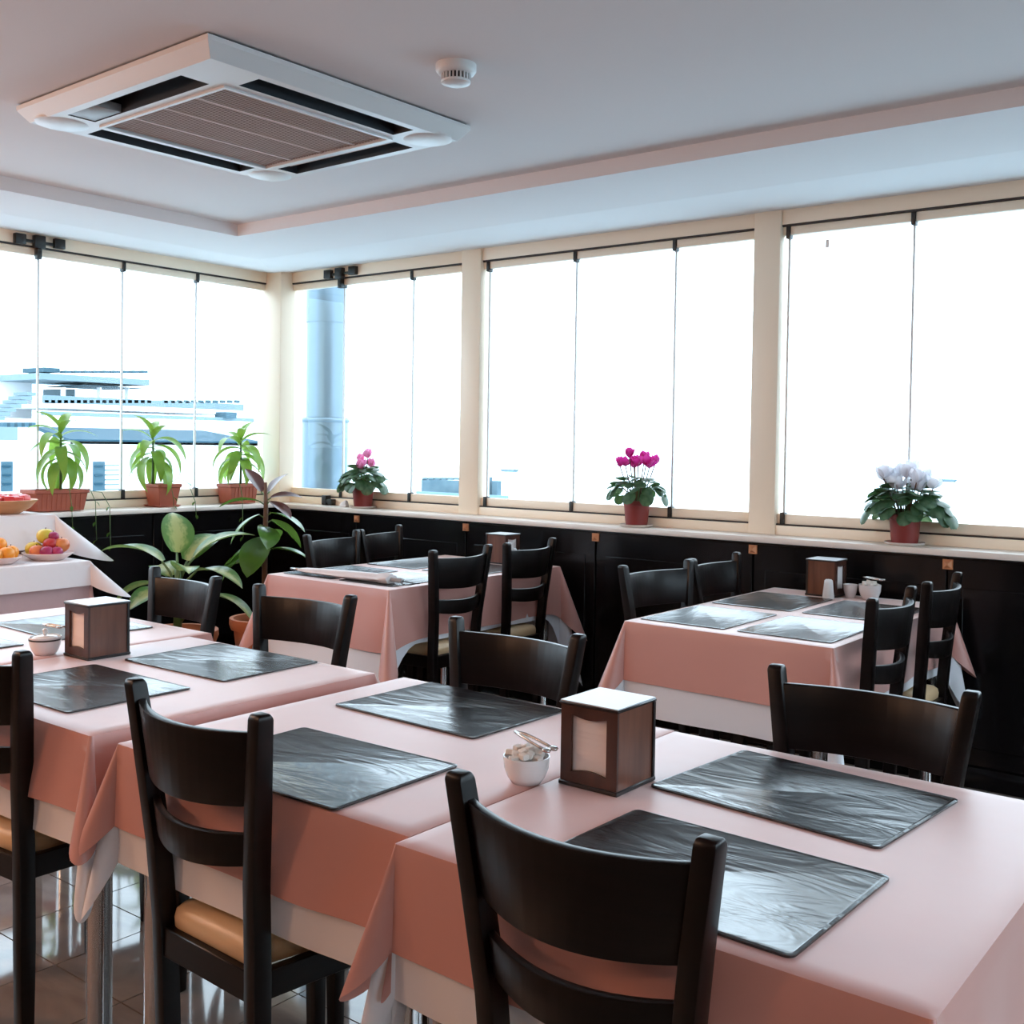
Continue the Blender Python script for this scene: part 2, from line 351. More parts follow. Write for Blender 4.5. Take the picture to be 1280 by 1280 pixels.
# ------------------------------------------------------------------ ceiling fittings
def air_conditioner():
    t = thing('air_conditioner', 'square white ceiling cassette air conditioner with a brown grille', 'air conditioner', (-2.934, 2.321, ZT), math.radians(-1.5))
    H = .522; z0 = -.058; z1 = -.020
    holes = []
    L, w0, w1 = .31, .368, .462
    for sx in (-1, 1): holes.append((min(sx*w0, sx*w1), max(sx*w0, sx*w1), -L, L))
    for sy in (-1, 1): holes.append((-L, L, min(sy*w0, sy*w1), max(sy*w0, sy*w1)))
    g = .325; holes.append((-g, g, -g, g))
    inn = H-.03
    xs = sorted({-inn, inn}|{h[0] for h in holes}|{h[1] for h in holes}); ys = sorted({-inn, inn}|{h[2] for h in holes}|{h[3] for h in holes})
    m = MB()
    for i in range(len(xs)-1):
        for j in range(len(ys)-1):
            cx, cy = (xs[i]+xs[i+1])/2, (ys[j]+ys[j+1])/2
            if not any(h[0] < cx < h[1] and h[2] < cy < h[3] for h in holes):
                b = len(m.v); m.v += [Vector(p) for p in ((xs[i], ys[j], z0), (xs[i+1], ys[j], z0), (xs[i+1], ys[j+1], z0), (xs[i], ys[j+1], z0))]; m.f.append((b, b+3, b+2, b+1))
    m.loft([rect(-inn, inn, -inn, inn, z0), rect(-H, H, -H, H, z1), rect(-H, H, -H, H, -.006)], cap=False)
    h = holes[-1]; m.loft([rect(h[0], h[1], h[2], h[3], z0), rect(h[0], h[1], h[2], h[3], -.004)], cap=False)
    m.build('panel', ACW, t)
    MB().box(-H+.01, -H+.01, -.006, H-.01, H-.01, 0).build('shadow_gap', ACD, t)
    for k, h in enumerate(holes[:4]):
        MB().loft([rect(h[0], h[1], h[2], h[3], z0+.0005), rect(h[0]+.004, h[1]-.004, h[2]+.004, h[3]-.004, -.008), rect(h[0]+.03, h[1]-.03, h[2]+.03, h[3]-.03, -.0075)], cap=False).build('slot', ACD, t)  # walls coloured dark, standing in for the shade of deeper slots
        MB().box(h[0]+.02, h[2]+.02, -.0075, h[1]-.02, h[3]-.02, -.0065).build('slot_back', ACD, t)
        fl = MB()
        cx, cy = (h[0]+h[1])/2, (h[2]+h[3])/2
        if k < 2:
            sx = 1 if k == 1 else -1
            fl.box(cx-sx*.012-.02, h[2]+.01, -.040, cx-sx*.012+.02, h[3]-.01, -.036, None)
        else:
            sy = 1 if k == 3 else -1
            fl.box(h[0]+.01, cy-sy*.012-.02, -.040, h[1]-.01, cy-sy*.012+.02, -.036)
        if k in (0, 3): fl.build('louvre', ACGL, t, bevel=.001, seg=1)
        elif k == 2: MB().box(h[0]+.002, h[2]+.002, -.056, h[0]+.16, h[3]-.002, -.030).build('sensor_window', mat('grey_plastic', (.30, .27, .26), .4), t, bevel=.002)
    gr = MB().box(-g+.002, -g+.002, -.020, g-.002, g-.002, -.010).build('grille', ACG, t)
    sl = MB()
    for i in range(44):
        x = -g+.012+i*(2*g-.024)/43
        sl.box(x-.003, -g+.004, -.056, x+.003, g-.004, -.020)
    sl.build('slat', ACG, gr)['kind'] = 'stuff'
    for x in (-.17, 0, .17): MB().box(x-.006, -g+.004, -.058, x+.006, g-.004, -.020).build('grille_bar', ACGL, gr)
    fr = MB()
    for a in ((-g-.012, -g-.012, g+.012, -g), (-g-.012, g, g+.012, g+.012), (-g-.012, -g, -g, g), (g, -g, g+.012, g)): fr.box(a[0], a[1], -.064, a[2], a[3], -.056)
    fr.build('grille_frame', ACW, t)
    for sx in (-1, 1):
        for sy in (-1, 1):
            if (sx, sy) == (1, -1): continue
            MB().lathe([(.012, -.063), (.07, -.062), (.085, -.057), (.085, -.050)], 20, (sx*.42, sy*.42, 0)).build('corner_cap', ACW, t, smooth=True, auto=50)
air_conditioner()
sd = onZ(570, 90, ZT-.02)
t = thing('smoke_detector', 'round white smoke detector with a slotted ring on the ceiling', 'smoke detector', (sd.x, sd.y, ZT))
MB().lathe([(.058, 0), (.058, -.018), (.052, -.026), (.046, -.028)], 32).build('base', ACW, t, smooth=True, auto=40)
MB().lathe([(.038, -.027), (.038, -.046)], 32).build('vent_core', ACD, t)
for i in range(24):
    a = 2*PI*i/24
    MB().box(.037, -.0022, -.047, .043, .0022, -.027, Matrix.Rotation(a, 4, 'Z')).build('vent_fin', ACW, t)
MB().lathe([(.043, -.046), (.041, -.052), (.028, -.057), (.006, -.058)], 32).build('cap', ACW, t, smooth=True, auto=40)
# ------------------------------------------------------------------ tables, cloths
ZTAB = .742
def drape(name, x0, x1, y0, y1, z, drop, label, m, cat='tablecloth', group=None, flare=.10, cone=.42, ext=.34, wave=.012, seed=1, xmin=None, xmax=None, crease=.6, soft=.01, fk=.7, side=None):
    rnd = random.Random(seed); cx, cy = (x0+x1)/2, (y0+y1)/2
    pts = []   # (bx,by,nx,ny,corner weight, edge weight)
    cor = [(x0, y0), (x1, y0), (x1, y1), (x0, y1)]; ang = [-90, 0, 90, 180]
    reach = .16
    for k in range(4):
        a, b = cor[k], cor[(k+1) % 4]; L = math.hypot(b[0]-a[0], b[1]-a[1]); n = 34
        nx, ny = math.cos(math.radians(ang[k])), math.sin(math.radians(ang[k]))
        ph = [rnd.uniform(0, 6.28) for _ in range(3)]
        for i in range(n+1):
            u = i/n; s = u*L; d = min(s, L-s)
            w = max(0, 1-d/reach)
            wv = .55*math.sin(s*11+ph[0])+.45*math.sin(s*19+ph[1])
            pts.append((a[0]+(b[0]-a[0])*u, a[1]+(b[1]-a[1])*u, nx, ny, 0, w, wv*(1-w)))
        for i in range(1, 20):
            th = math.radians(ang[k]+90*i/20)
            pts.append((b[0], b[1], math.cos(th), math.sin(th), math.sin(PI*i/20)**1.3, 1, math.sin(2*PI*i/20*2+ph[2])*.0))
    rows = []; R = 14
    rows.append([(p[0]-p[2]*.004, p[1]-p[3]*.004, z) for p in pts])
    for r in range(R+1):
        t = r/R; row = []
        for bx, by, nx, ny, cw, ew, wv in pts:
            hem = drop*(1+ext*cw)
            if side and abs(nx) > .999 and cw == 0: hem = side+(drop-side)*ew**2   # rides up over the chair seats
            out = soft+t*drop*flare*(1-crease*ew**2 if cw == 0 else (1-crease)) + t*drop*cone*cw + wave*t*wv
            zz = z-soft-t*(hem-soft)
            if t == 0: zz = z-soft*.3; out = soft*.7
            X, Y = bx+nx*out, by+ny*out
            fr = max(0, y0-soft-Y)*fk
            if xmin is not None: X = max(X, xmin-fr)
            if xmax is not None: X = min(X, xmax+fr*.2)
            row.append((X-cx, Y-cy, zz))
        rows.append(row)
    rows[0] = [(min(max(p[0], x0+.004), x1-.004)-cx, min(max(p[1], y0+.004), y1-.004)-cy, z) for p in pts]
    rows.insert(0, [(min(max(p[0], x0+.03), x1-.03)-cx, min(max(p[1], y0+.03), y1-.03)-cy, z) for p in pts])
    mb = MB(); mb.loft(rows, cap=False)
    ci = len(mb.v); mb.v.append(Vector((0, 0, z))); N = len(pts)
    mb.f += [(ci, j, (j+1) % N) for j in range(N)]
    o = mb.build(name, m, None, smooth=True, auto=50, loc=(cx, cy, 0))
    bmx = bmesh.new(); bmx.from_mesh(o.data); bmesh.ops.remove_doubles(bmx, verts=bmx.verts, dist=1e-6); bmesh.ops.recalc_face_normals(bmx, faces=bmx.faces); bmx.to_mesh(o.data); bmx.free()
    return tag(o, label, cat, group)
def table(x0, x1, y0, y1, label, group):
    t = thing('dining_table', label, 'table', ((x0+x1)/2, (y0+y1)/2, 0), group=group)
    w, d = (x1-x0)/2, (y1-y0)/2
    MB().box(-w+.004, -d+.004, ZTAB-.028, w-.004, d-.004, ZTAB-.004).build('tabletop', WALNUT, t, bevel=.003)
    MB().box(-w+.06, -d+.06, ZTAB-.08, w-.06, d-.06, ZTAB-.029).build('apron', STEEL, t)
    lm = MB().lathe([(.030, 0), (.030, .012), (.026, .02), (.026, ZTAB-.08)], 20).mesh('leg', CHROME, smooth=True, auto=40)
    for sx in (-1, 1):
        for sy in (-1, 1): link('leg', lm, t, (sx*(w-.05), sy*(d-.05), 0))
    return t
ZP = ZTAB+.004       # pink cloth surface
def table_set(x0, x1, y0, y1, what, drop, under, seed, gt, xmin=None, xmax=None, **kw):
    table(x0, x1, y0, y1, 'cloth-covered table with chrome legs, '+what, gt)
    uk = dict(flare=.04, cone=.30, ext=.5, wave=.006); uk.update(kw.get('u', {}))
    pk = dict(flare=.08, cone=.5, ext=.42, wave=.010); pk.update(kw.get('p', {}))
    drape('undercloth', x0, x1, y0, y1, ZTAB-.001, under, 'white undercloth below the pink cloth, '+what, WHITEC, 'tablecloth', 'white undercloths', seed=seed+50, soft=.004, side=None if under < .25 else .238, xmin=None if xmin is None else xmin+.003, xmax=None if xmax is None else xmax-.003, **uk)
    drape('tablecloth', x0, x1, y0, y1, ZP, drop, 'salmon pink tablecloth, '+what, PINK, 'tablecloth', 'pink tablecloths', seed=seed, side=None if drop < .25 else .222, xmin=xmin, xmax=xmax, **pk)
SEAM = -1.135
gT = 'tables under pink cloths'
table_set(-1.925, SEAM-.006, 1.225, 2.035, 'between the sugar cubes and the dark-rimmed bowl', .165, .235, 11, gT, xmax=SEAM-.001)
table_set(SEAM+.006, -.345, 1.19, 2.03, 'bearing the napkin holder beside the sugar cubes', .165, .235, 12, gT, xmin=SEAM+.001)
table_set(-2.815, -2.025, 1.22, 2.02, 'bearing the napkin holder beside the dark-rimmed bowl', .165, .235, 13, gT, xmin=-2.819)
table_set(-3.625, -2.825, 1.24, 2.10, 'at the row end closest to the fruit buffet', .165, .235, 14, gT, xmax=-2.821)
table_set(-3.885, -3.13, 3.215, 4.42, 'with the folded umbrella lying on it', .265, .40, 15, gT)
table_set(-1.985, -1.25, 3.215, 4.42, 'with the salt shaker beside a white cup', .205, .315, 16, gT)
# ------------------------------------------------------------------ place mats
def mat_mesh(w, d, seed):
    m = MB(); r = .012; n = 5; o = []
    for cx, cy, a0 in ((w/2-r, -d/2+r, -90), (w/2-r, d/2-r, 0), (-w/2+r, d/2-r, 90), (-w/2+r, -d/2+r, 180)):
        for i in range(n): a = math.radians(a0+90*i/(n-1)); o.append((cx+r*math.cos(a), cy+r*math.sin(a)))
    sc = lambda k, z: [(x*(1-2*k/w), y*(1-2*k/d), z) for x, y in o]
    m.loft([sc(0, 0), sc(0, .0032), sc(.004, .0042), sc(.006, .0034)])
    return m.mesh('place_mat', LEATHER, smooth=True, auto=30)
MMA, MMB = mat_mesh(.425, .322, 1), mat_mesh(.425, .322, 2)
ZM = ZP+.0006
gm = 'black leather place mats'
def pmat(x, y, rz, label):
    o = link('place_mat', MMA, None, (x, y, ZM)); o.rotation_euler = (0, 0, math.radians(rz)); tag(o, label, 'place mat', gm)
    st = MB()
    return o
WS, AW = 'on the window side', 'on the side away from windows'
TS, TM, TD, TF = 'at the sugar cube table, ', 'at the table between both bowls, ', 'at the dark-rimmed bowl table, ', 'at the table nearest the buffet, '
b = 'black leather place mat '
pmat(-.75, 1.805, -5, b+TS+WS); pmat(-.718, 1.375, -1.5, b+TS+AW)
pmat(-1.615, 1.86, -1.5, b+TM+WS); pmat(-1.517, 1.372, 1, b+TM+AW)
pmat(-2.427, 1.845, 1.5, b+TD+WS); pmat(-2.42, 1.433, 0, b+TD+AW)
pmat(-3.235, 1.88, -2, b+TF+WS); pmat(-3.245, 1.455, 0, b+TF+AW)
for tx, w, sides in ((-1.617, 'salt shaker table', ('umbrella table side', 'side away from umbrella')), (-3.507, 'umbrella table', ('rubber plant side', 'salt shaker table side'))):
    for sx, a in ((-1, sides[0]), (1, sides[1])):
        for y, e in ((3.475, 'open end'), (4.005, 'wall end')):
            pmat(tx+sx*.183, y, 90, b+'on the %s, %s, %s' % (w, e, a))
# ------------------------------------------------------------------ chairs
def make_chair():
    t = thing('dining_chair', 'x', 'chair', group='dark wood dining chairs')
    prof = [(0, .134, -.228), (.25, .137, -.230), (.45, .142, -.235), (.60, .150, -.245), (.75, .169, -.257), (.895, .191, -.270)]
    def at(z):
        for (a, b) in zip(prof[:-1], prof[1:]):
            if a[0] <= z <= b[0]: u = (z-a[0])/(b[0]-a[0]); return a[1]+(b[1]-a[1])*u, a[2]+(b[2]-a[2])*u
        return prof[-1][1:]
    for s in (-1, 1):
        rings = []
        for z, x, y in prof:
            hw, hd = .0155, (.015 if z < .1 else .019)
            if z > .88: hd = .016
            rings.append([(s*x-hw, y-hd, z), (s*x+hw, y-hd, z), (s*x+hw, y+hd, z), (s*x-hw, y+hd, z)])
        x, y = prof[-1][1:]
        rings.append([(s*x-.0135, y-.012, .903), (s*x+.0135, y-.012, .903), (s*x+.0135, y+.010, .903), (s*x-.0135, y+.010, .903)])
        MB().loft(rings).build('back_post', WOOD, t, bevel=.0035, seg=2)
        fl = MB().loft([[(s*.172-.014, .155-.014, 0), (s*.172+.014, .155-.014, 0), (s*.172+.014, .155+.014, 0), (s*.172-.014, .155+.014, 0)],
                        [(s*.180-.019, .155-.019, .445), (s*.180+.019, .155-.019, .445), (s*.180+.019, .155+.019, .445), (s*.180-.019, .155+.019, .445)]])
        fl.build('leg', WOOD, t, bevel=.003)
    def rail(name, z0, z1, bow, bulge, th):
        n = 14; rings = []
        for i in range(n+1):
            u = -1+2*i/n; ring = []
            for z, k in ((z0-bow*(1-u*u), -1), (z0-bow*(1-u*u), 1), (z1-bow*.6*(1-u*u), 1), (z1-bow*.6*(1-u*u), -1)):
                x, y = at(min(z, .895)); ring.append((u*(x-.008), y-bulge*(1-u*u)+k*th/2+.004, z))
            rings.append(ring)
        MB().loft(rings).build(name, WOOD, t, bevel=.003, seg=2)
    rail('top_rail', .738, .868, .006, .052, .017)
    rail('lower_rail', .632, .690, .012, .046, .016)
    ap = MB()
    for a in ((-.166, .142, .40, .166, .168, .445), (-.132, -.248, .39, .132, -.228, .445)): ap.box(*a)
    for s in (-1, 1): ap.loft([[(s*.134, -.225, .395), (s*.154, -.225, .395), (s*.154, -.225, .445), (s*.134, -.225, .445)], [(s*.166, .15, .395), (s*.188, .15, .395), (s*.188, .15, .445), (s*.166, .15, .445)]])
    ap.build('seat_frame', WOOD, t, bevel=.002, seg=1)
    def ring(k, z):
        o = []
        for cx, cy, a0 in ((.198-.03, .180-.03, 0), (-.198+.03, .180-.03, 90), (-.124+.02, -.236+.02, 180), (.124-.02, -.236+.02, 270)):
            for i in range(6):
                a = math.radians(a0+90*i/5); rr = .03 if cy > 0 else .02; o.append(((cx+rr*math.cos(a))*k, (cy+.03+rr*math.sin(a))*k-.03, z))
        return o
    MB().loft([ring(.97, .440), ring(.995, .448), ring(1.0, .464), ring(.985, .478), ring(.93, .487), ring(.7, .493), ring(.3, .495)]).build('seat', VINYL, t, smooth=True, auto=60)
    return t
CH = make_chair(); first = [True]
def chair(x, y, rz, label):
    """x, y: middle of the back at the top; rz: where the sitter looks (0 = +Y)"""
    o = CH if first[0] else copy_tree(CH); first[0] = False
    a = math.radians(rz)
    o.location = (x-.27*math.sin(a), y+.27*math.cos(a), 0); o.rotation_euler = (0, 0, a)
    tag(o, label, 'chair', 'dark wood dining chairs')
b = 'dark wood chair '
chair(-1.597, 1.157, -2.5, b+TM+AW)
chair(-.765, 1.122, -.5, b+TS+AW)
chair(-1.636, 2.125, 180, b+TM+WS)
chair(-.746, 2.115, 182, b+TS+WS)
chair(-2.385, 1.15, 4, b+TD+AW)
chair(-2.50, 2.20, 184, b+TD+WS)
chair(-3.13, 2.225, 176, b+'before the cream-mottled plant, '+TF.strip(', '))
chair(-3.985, 3.69, -82, b+'at the umbrella table, rubber plant side, open end')
chair(-4.06, 4.10, -77, b+'at the umbrella table, rubber plant side, wall end')
chair(-3.04, 3.565, 92, b+'at the umbrella table, salt shaker table side, open end')
chair(-3.04, 4.06, 93, b+'at the umbrella table, salt shaker table side, wall end')
chair(-2.125, 3.655, -101, b+'at the salt shaker table, side facing the umbrella table, open end')
chair(-2.09, 4.07, -91, b+'at the salt shaker table, side facing the umbrella table, wall end')
chair(-1.145, 3.44, 91, b+'at the salt shaker table, side away from the umbrella table, open end')
chair(-1.15, 3.985, 91, b+'at the salt shaker table, side away from the umbrella table, wall end')
# ------------------------------------------------------------------ table ware
def napkin_holder(x0, y0, label, rz=0, w=.118, d=.125, h=.15):
    t = thing('napkin_holder', label, 'napkin holder', (x0+w/2, y0+d/2, ZP+.0005), math.radians(rz), 'wooden napkin holders')
    w2, d2 = w/2, d/2
    for s in (-1, 1): MB().box(s*w2-.005*(s > 0)-.0*(s < 0), -d2+.006, .008, s*w2+.005*(s < 0), d2-.006, h-.006).build('side_panel', WALNUT, t)
    # front and back plates with a wavy cut-out
    n = 12
    def wave(u): return .005*math.cos(2*PI*u*1.0+PI)   # dips at the middle
    for s in (-1, 1):
        m = MB(); y0_, y1_ = (s*d2, s*(d2-.006))
        ix = w2-.022
        outl = [(-w2, .008), (w2, .008), (w2, h-.006), (-w2, h-.006)]
        bot = [(-ix+2*ix*i/n, .026+.006*math.sin(PI*i/n)) for i in range(n+1)]
        top = [(-ix+2*ix*i/n, h-.022-.006*math.sin(PI*i/n)) for i in range(n+1)]
        for y in (y0_, y1_):
            pass
        def strip(a, b):
            for i in range(len(a)-1):
                q = [(a[i][0], a[i][1]), (a[i+1][0], a[i+1][1]), (b[i+1][0], b[i+1][1]), (b[i][0], b[i][1])]
                base = len(m.v)
                for yy in (y0_, y1_): m.v += [Vector((p[0], yy, p[1])) for p in q]
                for f in ((0, 1, 2, 3), (7, 6, 5, 4), (0, 4, 5, 1), (1, 5, 6, 2), (2, 6, 7, 3), (3, 7, 4, 0)): m.f.append(tuple(base+k for k in f))
        strip([(p[0], .008) for p in bot], bot); strip(top, [(p[0], h-.006) for p in top])
        strip([(-w2, .008), (-ix, .008)], [(-w2, h-.006), (-ix, h-.006)]); strip([(ix, .008), (w2, .008)], [(ix, h-.006), (w2, h-.006)])
        m.build('face_plate', DWALNUT, t)
        MB().box(-ix-.004, min(s*(d2-.009), s*(d2-.02)), .014, ix+.004, max(s*(d2-.009), s*(d2-.02)), h-.012).build('napkin_stack', PAPER, t)
    MB().box(-w2-.003, -d2-.003, 0, w2+.003, d2+.003, .008).build('base', TRIMD, t, bevel=.0015, seg=1)
    MB().box(-w2-.003, -d2-.003, h-.006, w2+.003, d2+.003, h-.0008).build('top_trim', TRIMD, t, bevel=.0015, seg=1)
    MB().box(-w2-.001, -d2-.001, h-.001, w2+.001, d2+.001, h+.0012).build('lid', LIDM, t)
    for sx in (-1, 1):
        MB().box(sx*w2-.003, d2-.008, .008, sx*w2+.003, d2-.001, h-.006).build('corner_strip', TRIMD, t)
napkin_holder(-1.107, 1.578, 'dark wood napkin holder with a pale lid next to the sugar cubes bowl')
napkin_holder(-2.813, 1.612, 'dark wood napkin holder with a pale lid next to the dark-rimmed bowl')
napkin_holder(-1.778, 4.275, 'reddish wood napkin holder behind the salt shaker and the white cup', 90, .118, .125)
napkin_holder(-3.47, 4.26, 'reddish wood napkin holder on the umbrella table, by the black wall', 90)
def bowl(x, y, r, h, label, name='bowl', rim=.0):
    t = thing(name, label, 'bowl', (x, y, ZP+.0005))
    MB().lathe([(r*.02, .004), (r*.55, .003), (r*.56, 0), (r*.62, 0), (r*.80, h*.22), (r*.95, h*.55), (r, h), (r*.955, h), (r*.9, h*.55), (r*.74, h*.25), (r*.5, h*.12), (r*.02, h*.10)], 36).build('bowl_body', CERAM, t, smooth=True, auto=60)
    return t
t = bowl(-1.158, 1.545, .042, .048, 'small white bowl heaped with sugar cubes on the pink cloth', 'sugar_bowl')
rs = random.Random(3)
def sugar(t, r, z, n, s=.009):
    me = MB().box(-s, -s*.7, -s*.6, s, s*.7, s*.6).mesh('sugar_cube', SUGAR, bevel=.0015, seg=1)
    for i in range(n):
        a = i*2.4; q = r*math.sqrt((i+.5)/n)
        T = Matrix.Translation((q*math.cos(a), q*math.sin(a), z+.014*(1-(q/r)**2)+rs.uniform(-.002, .003))) @ Matrix.Rotation(rs.uniform(0, 3), 4, 'Z') @ Matrix.Rotation(rs.uniform(-.5, .5), 4, 'X')
        link('sugar_cube', me, t, None, T)
sugar(t, .032, .046, 16)
def tongs(x, y, z, rz, tilt, label, L=.085):
    t = thing('sugar_tongs', label, 'tongs', (x, y, z)); t.rotation_euler = (0, tilt, rz)
    for s in (-1, 1):
        MB().tube([(-L/2, 0, .002), (-L/4, s*.006, .003), (0, s*.009, .002), (L/3, s*.010, 0), (L/2, s*.009, -.001)], [.003, .0035, .003, .003, .003], 8).build('arm', STEEL, t, smooth=True)
        MB().lathe([(.001, -.004), (.007, -.003), (.0085, 0), (.007, .002), (.001, .003)], 14, (L/2+.004, s*.009, 0)).build('scoop', STEEL, t, smooth=True)
    return t
tongs(-1.150, 1.548, ZP+.076, math.radians(-8), .12, 'silver sugar tongs lying on the sugar cubes in the white bowl')
t = bowl(-2.868, 1.585, .043, .05, 'white lidded bowl with a dark rim stripe on the pink cloth', 'lidded_bowl')
MB().lathe([(.0428, .040), (.0432, .0425), (.0429, .0445)], 36, cap=False).build('rim_stripe', TRIMD, t, smooth=True)
MB().lathe([(.0385, .044), (.030, .050), (.014, .053), (.002, .054)], 28).build('lid', CERAM, t, smooth=True)
MB().lathe([(.004, .053), (.005, .060), (.008, .066), (.005, .071), (.001, .072)], 16).build('lid_knob', CERAM, t, smooth=True)
tongs(-2.862, 1.60, ZP+.078, math.radians(20), 0, 'silver tongs resting across the dark-rimmed bowl', .06)
t = bowl(-1.535, 4.335, .044, .06, 'white bowl of sugar cubes next to a white cup on the salt shaker table', 'sugar_bowl'); sugar(t, .034, .056, 12)
tongs(-1.525, 4.33, ZP+.086, math.radians(-10), 0, 'silver tongs on the sugar bowl next to the white cup', .08)
t = thing('cup', 'small white cup between the salt shaker and the sugar bowl', 'cup', (-1.613, 4.33, ZP+.0005), PI/2)
MB().lathe([(.018, 0), (.026, .03), (.029, .055), (.026, .055), (.022, .03), (.012, .006)], 24).build('cup_body', CERAM, t, smooth=True, auto=60)
hd = MB().tube([(.026+.014*math.sin(PI*i/8), 0, .045-.032*i/8) for i in range(9)], .003); hd.build('handle', CERAM, t, smooth=True)
def shaker(x, y, label):
    t = thing('salt_shaker', label, 'salt shaker', (x, y, ZP+.0005), group='salt shakers')
    MB().lathe([(.023, 0), (.024, .004), (.019, .05), (.0175, .066)], 24).build('body', CERAM, t, smooth=True, auto=50)
    MB().lathe([(.0175, .066), (.0165, .074), (.011, .079), (.002, .08)], 24).build('cap', CERAM, t, smooth=True, auto=60)
    for i in range(3): MB().lathe([(.0012, .0788), (.0012, .0805)], 8, (.005*math.cos(i*2.1), .005*math.sin(i*2.1), 0)).build('hole', ACD, t)
shaker(-1.668, 4.235, 'white salt shaker in front of the reddish napkin holder and white cup')
shaker(-3.36, 4.345, 'white salt shaker beside the napkin holder on the umbrella table')
# folded umbrella on the corner table
a, c = Vector((-3.82, 3.285, 0)), Vector((-3.17, 3.325, 0)); L = (c-a).length
t = thing('folded_umbrella', 'pale folded umbrella with a dark wrist strap lying on the pink table', 'umbrella', (a.x, a.y, ZM+.005), math.atan2(c.y-a.y, c.x-a.x))
MB().tube([(.0, 0, .018), (.06, 0, .018)], [.004, .006]).build('tip', STEEL, t, smooth=True)
n = 20; rings = []
for i, (x, r) in enumerate(((.05, .007), (.1, .014), (.2, .019), (.32, .023), (.42, .025), (.5, .027), (.53, .024), (.55, .030), (.58, .034), (.60, .028))):
    rings.append([(x, r*1.25*math.cos(2*PI*j/n)*(1+.14*math.cos(5*2*PI*j/n+.5*i)), max(.0005, .017+r*.75*math.sin(2*PI*j/n)*(1+.14*math.cos(5*2*PI*j/n+.5*i)))) for j in range(n)])
MB().loft(rings).build('canopy', UMB, t, smooth=True, auto=60)
MB().tube([(.53, 0, .017), (.60, 0, .017), (.66, 0, .016)], [.012, .010, .011], 12).build('handle', mat('handle_grey', (.45, .43, .43), .4), t, smooth=True)
MB().tube([(.66+.045-.045*math.cos(2*PI*i/20), -.03*math.sin(2*PI*i/20), .006+.008*math.cos(2*PI*i/20)**2) for i in range(21)], .0025, 6).build('wrist_strap', CLIP, t, smooth=True)
# ------------------------------------------------------------------ fruit buffet at the left windows
ZL, ZU = .775, .972
t = thing('buffet_table', 'low stepped buffet table hidden under white cloths by the left windows', 'table', (-5.04, 1.9, 0))
MB().box(-.36, -.9, ZL-.035, .36, .9, ZL-.006).build('tabletop', WALNUT, t, bevel=.003)
lm = MB().box(-.025, -.025, 0, .025, .025, ZL-.035).mesh('leg', WOOD, bevel=.003)
for sx in (-1, 1):
    for sy in (-1, 1): link('leg', lm, t, (sx*.31, sy*.85, 0))
tag(MB().box(-.165, -.88, ZL+.003, .165, .935, ZU-.006).build('riser_box', WALNUT, None, bevel=.003, loc=(-5.225, 1.9, 0)), 'long wooden riser box under the upper buffet cloth', 'riser')
drape('buffet_undercloth', -5.40, -4.68, 1.0, 2.80, ZL-.002, .50, 'rose cloth showing below the white cloth of the fruit buffet', ROSE, 'tablecloth', flare=.03, cone=.12, ext=.1, wave=.02, seed=31, soft=.003, xmin=-5.41, fk=0)
drape('buffet_cloth', -5.40, -4.68, 1.0, 2.80, ZL+.001, .115, 'white cloth on the lower step of the fruit buffet', SHEER, 'tablecloth', flare=.2, cone=1.5, ext=.5, wave=.008, seed=32, xmin=-5.41, fk=0)
drape('buffet_cloth', -5.395, -5.06, 1.02, 2.84, ZU, .165, 'white cloth on the raised step of the fruit buffet, under the wooden bowl', SHEER, 'tablecloth', flare=.15, cone=1.6, ext=.4, wave=.006, seed=33, xmin=-5.405, fk=0)
def fruit(name, label, cat, group, x, y, z, r, col, col2, sq=.92, stemc=True):
    t = thing(name, label, cat, (x, y, z), random.uniform(0, 6), group)
    m = mat(name+'_skin', col, .35, noise=(9, (1, 1, .6)), col2=col2)
    pr = []
    for i in range(13):
        th = PI*i/12; rr = r*math.sin(th)*(1-.05*math.cos(th)); zz = -r*sq*math.cos(th)
        if i == 12: zz -= r*.14; rr = r*.02
        if i == 11: zz -= r*.02
        if i == 0: rr = r*.02; zz += r*.06
        pr.append((max(rr, r*.02), zz+r*sq))
    MB().lathe(pr, 20).build('skin', m, t, smooth=True)
    MB().tube([(0, 0, 2*r*sq-r*.18), (.002, 0, 2*r*sq+r*.12)], [.0025, .0018], 6).build('stem', STEMM, t)
    return t
# plate of mixed fruit
def plate(x, y, r, label):
    t = thing('plate', label, 'plate', (x, y, ZL+.0015), group='fruit plates')
    MB().lathe([(r*.02, .002), (r*.55, .001), (r*.6, 0), (r*.66, .004), (r*.9, .022), (r, .032), (r*.99, .035), (r*.88, .026), (r*.62, .009), (r*.02, .007)], 40).build('dish', mat('pink_ceramic', (.78, .60, .56), .25), t, smooth=True, auto=60)
pc = onZ(60, 694, ZL+.012); PX, PY = -4.84, pc.y/pc.x*-4.84
plate(PX, PY, .115, 'pale plate piled with apples and peaches on the buffet')
R1, R2 = ((.50, .03, .03), (.30, .012, .03)), ((.75, .50, .05), (.55, .55, .08))
R3 = ((.68, .14, .06), (.75, .32, .08)); R4 = ((.30, .02, .10), (.50, .03, .12))
rt = Vector((RT.x, RT.y, 0)).normalized(); fw = Vector((fwd.x, fwd.y, 0)).normalized()
